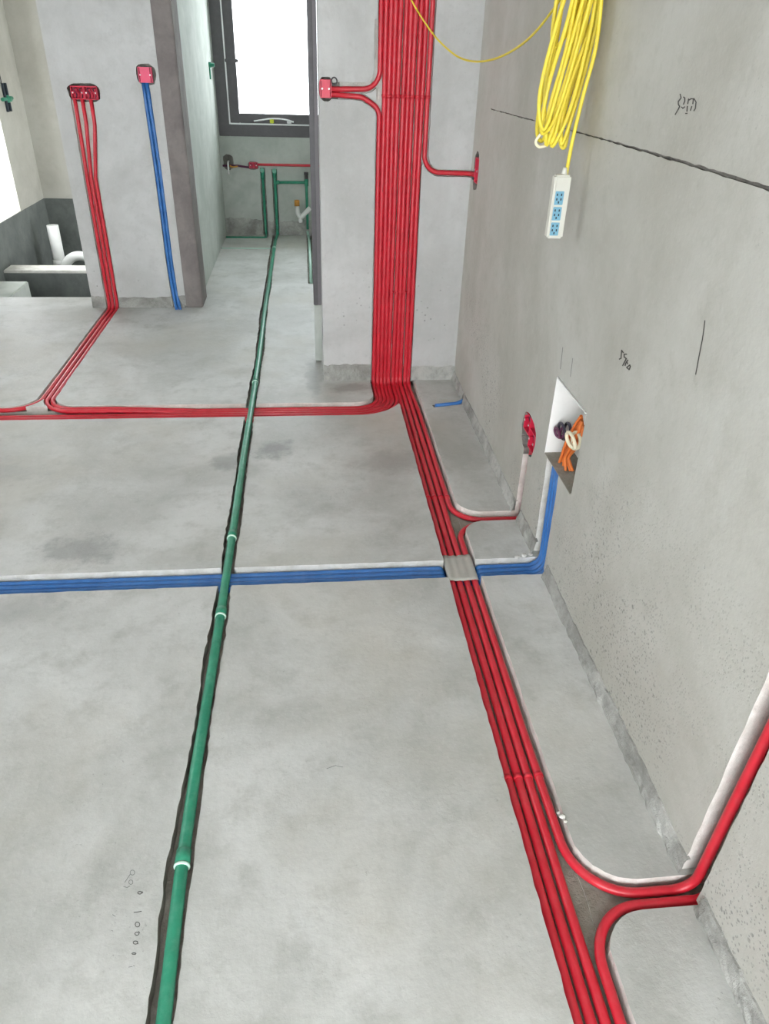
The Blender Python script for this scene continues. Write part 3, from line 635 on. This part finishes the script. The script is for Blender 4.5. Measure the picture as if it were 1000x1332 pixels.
# white waste trap in the washroom
tr = empty('waste_trap', (-0.045, YB - 0.09, 0.13)); tag(tr, 'white plastic waste trap with an orange capped end on the washroom wall', 'pipe')
MB().tube(fillet([(-0.074, YB - 0.08, 0.29), (-0.070, YB - 0.09, 0.215), (-0.045, YB - 0.09, 0.172), (0.005, YB - 0.09, 0.222), (0.045, YB - 0.09, 0.262)], [0.04, 0.02, 0.1]), 0.021, 14).build('trap_bend', 'white', tr, True)
MB().lathe([(0.024, 0), (0.024, 0.045), (0.018, 0.05)], (-0.075, YB - 0.08, 0.278), (0.02, 0, 1)).build('cap', 'orange', tr, True)
MB().lathe([(0.017, 0), (0.021, 0.012), (0.017, 0.06)], (-0.046, YB - 0.09, 0.132), (0, 0, 1)).build('drain_plug', 'white', tr, True)
# green fittings on side walls
f1 = empty('wall_fitting', (XK, 7.05, 1.35)); tag(f1, 'small green pipe fitting on the passage wall beside the window', 'pipe fitting')
MB().lathe([(0.020, -0.01), (0.020, 0.02), (0.015, 0.022), (0.015, 0.045)], (XK, 7.05, 1.382), (1, 0, 0)).build('threaded_socket', 'green', f1, True)
MB().tube([(XK + 0.004, 7.05, 1.37), (XK + 0.004, 7.045, 1.28)], 0.008, 10).build('tail', 'green', f1, True)
f2 = empty('wall_fitting', (XA, 7.35, 1.03)); tag(f2, 'green pipe fitting with dark tails on the alcove wall above the bright opening', 'pipe fitting')
MB().lathe([(0.028, 0), (0.028, 0.03), (0.02, 0.032), (0.02, 0.05)], (XA, 7.33, 1.085), (1, 0, 0)).build('threaded_socket', 'green', f2, True)
MB().tube([(XA + 0.012, 7.22, 1.085), (XA + 0.012, 7.46, 1.085)], 0.014, 12).build('cross_pipe', 'green', f2, True)
for dy in (-0.03, 0.04): MB().tube([(XA + 0.01, 7.33 + dy, 0.99), (XA + 0.01, 7.33 + dy, 1.20)], 0.012, 10).build('tail', 'slot', f2, True)
MB().tube([(XA + 0.01, 7.29, 1.19), (XA + 0.01, 7.28, 1.62)], 0.004, 8).build('line', 'slot', f2, True)
# alcove pipes
a0 = wy(68, 293, 7.3); a1 = wy(79, 352, 7.3)
c1 = empty('waste_pipe', (a1.x, 7.3, ZS)); tag(c1, 'upright white waste pipe stub behind the alcove kerb', 'pipe')
MB().tube([(a0.x, 7.3, ZS), (a0.x, 7.3, a0.z)], 0.052, 20).build('stub', 'white', c1, True)
MB().lathe([(0.058, 0), (0.058, 0.07), (0.052, 0.072)], (a0.x, 7.3, -0.30), (0, 0, 1)).build('socket', 'white', c1, True)
q = [wy(84, 356, 7.2), wy(86, 343, 7.2), wy(96, 334, 7.2), wy(110, 334, 7.2), wy(126, 344, 7.2)]
c2 = empty('waste_bend', (q[2].x, 7.2, ZS)); tag(c2, 'white curved waste pipe arching behind the alcove kerb', 'pipe')
MB().tube([(q[0].x, 7.2, ZS)] + spline(q, 6) + [(q[-1].x + 0.02, 7.2, ZS)], 0.042, 18).build('bend', 'white', c2, True)

# ------------------------------------------------------------------ foil wrap at the crossing
m = MB(); N = 8; prof = []
base = [(0.4525, -0.028), (0.4525, -0.020), (0.456, -0.0140)] + [(0.4655 + 0.0262 * i / 4, -0.0140 + 0.0012 * math.cos(i * math.pi / 2)) for i in range(0, 13)] + [(0.5545, -0.0150), (0.5580, -0.020), (0.5580, -0.028)]
rows = []
for i in range(N + 1):
    y = 1.9255 + 0.145 * i / N; rows.append([(x, y + 0.002 * math.sin(x * 60), z + R.uniform(-0.0004, 0.0009)) for x, z in base])
k = len(base); v = [q for r in rows for q in r] + [(q[0], q[1], q[2] + 0.0012) for r in rows for q in r]; o2 = k * (N + 1)
f = [(i * k + j, i * k + j + 1, (i + 1) * k + j + 1, (i + 1) * k + j) for i in range(N) for j in range(k - 1)]
f2_ = [tuple(a + o2 for a in q) for q in f]
edge = [(j, j + 1, o2 + j + 1, o2 + j) for j in range(k - 1)] + [(N * k + j, N * k + j + 1, o2 + N * k + j + 1, o2 + N * k + j) for j in range(k - 1)] + [(i * k, (i + 1) * k, o2 + (i + 1) * k, o2 + i * k) for i in range(N)] + [(i * k + k - 1, (i + 1) * k + k - 1, o2 + (i + 1) * k + k - 1, o2 + i * k + k - 1) for i in range(N)]
tag(link('foil_wrap', v, f + f2_ + edge, 'foil', None, True), 'dull grey foil wrapped over the red conduits where the blue ones cross', 'foil')

# ------------------------------------------------------------------ cable cabinet in the right wall
cb = empty('cable_cabinet', (XR, (BOXY0 + BOXY1) / 2, BOXZ0)); tag(cb, 'open white low-voltage cabinet in the right wall with coiled cables', 'cabinet')
t = 0.003; X0, X1 = XR - 0.003, XR + 0.10
MB().box((X1 - t, BOXY0 + 0.003, BOXZ0 + 0.003), (X1, BOXY1 - 0.003, BOXZ1 - 0.003)).build('back_panel', 'white', cb)
MB().box((X0, BOXY1 - 0.006, BOXZ0 + 0.003), (X1 - t, BOXY1 - 0.003, BOXZ1 - 0.003)).build('side_panel', 'white', cb)
MB().box((XR + 0.006, BOXY0 + 0.003, BOXZ0 + 0.003), (X1 - t, BOXY0 + 0.006, BOXZ1 - 0.003)).build('side_panel', 'white', cb)
MB().box((X0, BOXY0 + 0.006, BOXZ1 - 0.006), (X1 - t, BOXY1 - 0.006, BOXZ1 - 0.003)).build('top_panel', 'white', cb)
MB().box((X0, BOXY0 + 0.006, BOXZ0 + 0.003), (X1 - t, BOXY1 - 0.006, BOXZ0 + 0.006)).build('bottom_panel', 'bed', cb)
def coil(name, c, ru, rv, turns, r, mat, label, axis_tilt=0.0, tails=()):
    P = []
    n = int(turns * 18)
    for i in range(n + 1):
        a = 2 * math.pi * i / 18; s = 1 + 0.10 * math.sin(i * 0.37)
        P.append((c[0] + 0.012 * math.sin(a * 0.5 + 1) + axis_tilt * math.sin(a) * rv, c[1] + ru * s * math.cos(a), c[2] + rv * s * math.sin(a)))
    o = MB().tube(P + list(tails), r, 8).build(name, mat, None, True); return tag(o, label, 'cable')
k1 = wx(734, 562, XR + 0.040); k2 = wx(746, 574, XR + 0.016)
coil('cable_coil', k1, 0.030, 0.026, 3.2, 0.0045, 'black', 'small dark coil of cable in the white cabinet')
coil('cable_coil', (k1.x - 0.014, k1.y + 0.004, k1.z - 0.006), 0.019, 0.016, 2.4, 0.0045, 'purple', 'plum coloured coil of cable inside the dark coil')
coil('cable_coil', k2, 0.036, 0.022, 3.3, 0.0055, 'cable_cream', 'cream coil of cable over the orange cables in the white cabinet')
for i in range(8):
    e = (i - 3.5) / 3.5
    P = [wx(cx_ + e * hw, cy_ + e * vw, XR + dp + 0.006 * ((i * 3) % 4)) for cx_, cy_, hw, vw, dp in ((757, 547, 1, 6, 0.030), (751, 563, 5, 7, 0.026), (743, 579, 7, 3, 0.024), (735, 594, 5, 0, 0.024), (734, 605, 8, 0, 0.026), (734, 613, 11, -0.5, 0.030))]
    tag(MB().tube(spline(P, 6), 0.0048, 8).build('orange_cable', 'cable_orange', None, True), 'orange data cable fanning down inside the white cabinet', 'cable', 'orange cables in the cabinet')

# ------------------------------------------------------------------ yellow extension lead
ext = empty('extension_lead', (0.70, 2.2, 1.02)); tag(ext, 'coiled yellow extension lead hanging on the right wall with a white socket strip', 'extension lead')
def lead(px, py, dx=0.0): p_ = wy(px, py, 2.2); return Vector((p_.x, 2.2 + dx, p_.z))
loops = [((745, -60), (722, 30), (703, 125), (709, 165), (735, 60), (762, -60)), ((748, -60), (735, 20), (713, 110), (706, 170), (722, 150), (748, 40), (768, -60)),
         ((752, -60), (733, 60), (715, 140), (713, 188), (728, 130), (752, 30), (770, -60)), ((758, -60), (742, 60), (722, 150), (720, 190), (738, 140), (758, 40), (772, -60)),
         ((738, -60), (728, 20), (718, 80), (712, 140), (718, 186), (733, 130), (764, 20), (776, -60)), ((760, -60), (752, 40), (735, 130), (730, 188), (744, 140), (766, 40), (778, -60)),
         ((735, -60), (726, 10), (722, 50), (727, 60), (745, 20), (756, -60)), ((765, -60), (748, 70), (734, 150), (726, 172), (722, 150), (742, 50), (760, -60)),
         ((742, -60), (727, 60), (711, 130), (708, 175), (716, 180), (730, 110), (758, 10), (768, -60)), ((770, -60), (757, 60), (744, 120), (733, 175), (738, 192), (748, 120), (770, 40), (782, -60))]
for i, L in enumerate(loops):
    P = [lead(a + (a - 738) * 0.24 + 2, b_, -0.035 + 0.008 * i + 0.006 * math.sin(j * 1.7 + i)) for j, (a, b_) in enumerate(L)]
    MB().tube(spline(P, 7), 0.0055, 8).build('cord', 'yellow', ext, True)
drop = [lead(777, -60, -0.05), lead(768, 50, -0.052), lead(750, 125, -0.05), lead(738, 180, -0.045), lead(731, 222, -0.04), lead(730, 230, -0.04)]
MB().tube(spline(drop, 7), 0.0052, 8).build('cord', 'yellow', ext, True)
MB().tube(spline([lead(709, 168), lead(697, 183), lead(701, 191), lead(712, 189)], 6), 0.004, 8).build('cord', 'cable_cream', ext, True)
wire = [(742, -30, 2.22), (728, 0, 2.25), (690, 48, 2.5), (655, 72, 2.8), (625, 80, 3.05), (600, 76, 3.25), (580, 62, 3.4), (560, 40, 3.55), (535, 0, 3.655), (520, -40, 3.66)]
MB().tube(spline([wy(a, b_, c_) for a, b_, c_ in wire], 8), 0.0035, 8).build('loose_strand', 'yellow', ext, True)
# nail that carries it
hk = wx(765, -75, XR); tag(MB().lathe([(0.002, -0.02), (0.002, 0.13), (0.006, 0.131), (0.006, 0.134)], (XR, 2.2, hk.z * 0 + 1.80), (-1, 0, 0), 10).build('wall_nail', 'steel', None, True), 'steel nail in the right wall carrying the yellow lead', 'nail')
# strip body: hangs plumb, facing the room
top = lead(725, 224, -0.04); bot = lead(714, 305, -0.04); H_ = top.z - bot.z; cx = (top.x + bot.x) / 2; yf = 2.14
body = MB().box((cx - 0.0235, yf, bot.z), (cx + 0.0235, yf + 0.032, top.z), 0.005).build('strip_body', 'strip', ext, False)
for i in range(3):
    zc = bot.z + H_ * (0.16 + 0.245 * i)
    s = MB().box((cx - 0.0175, yf - 0.0015, zc - 0.018), (cx + 0.0075, yf + 0.004, zc + 0.018), 0.001).build('socket', 'socket', body)
    sl = MB()
    for (a, b_) in ((-0.011, 0.009), (0.001, 0.009), (-0.011, -0.003), (0.001, -0.003), (-0.005, -0.011)): sl.box((cx - 0.0025 + a, yf - 0.0021, zc + b_ - 0.003), (cx - 0.0025 + a + 0.0035, yf - 0.001, zc + b_ + 0.003))
    sl.build('slots', 'slot', s)
MB().lathe([(0.009, 0), (0.007, 0.012), (0.0055, 0.02)], (top.x + 0.006, yf + 0.016, top.z - 0.002), (0, 0, 1), 12).build('cord_grip', 'strip', body, True)

# ------------------------------------------------------------------ pencil marks on wall and floor
def strokes(name, lines, mp, w, mat, parent, label=None):
    m = MB()
    for L in lines:
        P = [Vector((a, b_, 0)) for a, b_ in L]
        for i in range(len(P) - 1):
            T = (P[i + 1] - P[i]).normalized(); nrm = Vector((-T.y, T.x, 0)) * w / 2; e = T * w * 0.3
            m.add([mp(*(q.x, q.y)) for q in (P[i] - e + nrm, P[i] - e - nrm, P[i + 1] + e - nrm, P[i + 1] + e + nrm)], [(0, 1, 2, 3)])
    o = m.build(name, mat, parent, origin=(0, 0, 0))
    if label: o['label'] = label
    return o
def pxwall(px, py):
    p_ = wx(px, py, XR); return (XR - 0.0006, p_.y, p_.z)
def pxfloor(px, py):
    p_ = fl(px, py); return (p_.x, p_.y, 0.0006)
z1 = lambda L: [[(860 + a * .07, 100 + b_ * .07) for a, b_ in l] for l in L]
strokes('pencil_number', z1([[(355, 320), (372, 390), (320, 460), (320, 510), (345, 550), (320, 600), (262, 700)], [(415, 375), (440, 390), (440, 450), (415, 510)], [(380, 560), (405, 585), (440, 555)],
                             [(510, 410), (495, 500)], [(520, 430), (560, 405), (600, 410), (590, 500)], [(610, 400), (650, 470), (635, 590), (610, 630)], [(490, 545), (480, 640)], [(570, 550), (545, 625)], [(455, 680), (485, 678)]]),
        pxwall, 1.5, 'graphite', wall_r, 'pencilled figures above the crack')
z2 = lambda L: [[(780 + a * .08, 430 + b_ * .08) for a, b_ in l] for l in L]
strokes('pencil_number', z2([[(385, 360), (358, 320), (348, 450), (320, 465)], [(440, 385), (400, 385), (400, 430), (435, 455), (375, 570)], [(460, 480), (425, 530), (415, 570)], [(440, 500), (455, 540)],
                             [(490, 560), (440, 600), (480, 635), (500, 585), (490, 560)]]), pxwall, 1.6, 'graphite', wall_r, 'pencilled figures below the crack')
strokes('pencil_line', [[(917, 417), (914, 440), (909, 465), (905, 487)]], pxwall, 1.3, 'graphite', wall_r)
strokes('pencil_line', [[(732, 452), (729, 480)]], pxwall, 0.8, 'graphite_pale', wall_r)
strokes('pencil_line', [[(745, 466), (742, 490)]], pxwall, 0.7, 'graphite_pale', wall_r)
z3 = lambda L: [[(130 + a * .15, 1100 + b_ * .15) for a, b_ in l] for l in L]
oval = lambda cx, cy, a, b_: [(cx + a * math.cos(k * math.pi / 5), cy + b_ * math.sin(k * math.pi / 5)) for k in range(11)]
strokes('pencil_number', z3([oval(282, 235, 20, 22), [(262, 250), (215, 320)], oval(268, 318, 18, 20), [(205, 355), (235, 365), (260, 352)]]), pxfloor, 0.8, 'graphite_pale', floor)
strokes('pencil_number', z3([oval(345, 410, 18, 12), [(365, 400), (372, 412)], [(295, 580), (360, 572)], oval(325, 685, 20, 22), oval(320, 765, 18, 14), [(335, 745), (345, 758)], oval(308, 842, 20, 14), [(325, 830), (330, 855)], oval(295, 938, 18, 7)]), pxfloor, 0.9, 'graphite', floor)
strokes('pencil_number', z3([[(110, 600), (135, 615)], [(100, 735), (112, 742)], [(250, 1055), (280, 1050)], [(290, 1040), (300, 1045)]]), pxfloor, 0.8, 'graphite_pale', floor)
strokes('scratch', [[(425, 1000), (436, 996), (446, 998)]], pxfloor, 0.7, 'graphite_pale', floor)

# ------------------------------------------------------------------ mortar crumbs left beside the chases
def crumb(p_, r):
    m = MB(); n1, n2 = 5, 7; v = []; f = []
    for i in range(n1):
        th = math.pi * (0.08 + 0.84 * i / (n1 - 1))
        for j in range(n2):
            a = 2 * math.pi * j / n2; q_ = r * R.uniform(0.75, 1.2); v.append((p_[0] + q_ * math.sin(th) * math.cos(a) * 1.2, p_[1] + q_ * math.sin(th) * math.sin(a), p_[2] + r * 0.5 + q_ * 0.6 * math.cos(th)))
    for i in range(n1 - 1):
        for j in range(n2): f.append((i * n2 + j, i * n2 + (j + 1) % n2, (i + 1) * n2 + (j + 1) % n2, (i + 1) * n2 + j))
    f += [tuple(range(n2)), tuple((n1 - 1) * n2 + j for j in range(n2))]
    return link('mortar_crumb', v, f, 'cut', None, True)
for i, (px, py, r) in enumerate([(731, 1063, 0.007), (726, 1058, 0.005), (735, 1069, 0.004)]): tag(crumb(fl(px, py), r), 'mortar crumb on the edge of the red conduit channel before the big curve', 'rubble', 'crumbs by the big curve')
for i, (px, py, r) in enumerate([(672, 726, 0.009), (681, 724, 0.010), (690, 722, 0.008)]): tag(crumb(fl(px, py), r), 'mortar crumb behind the blue conduits near the right wall', 'rubble', 'crumbs behind the blue conduits')
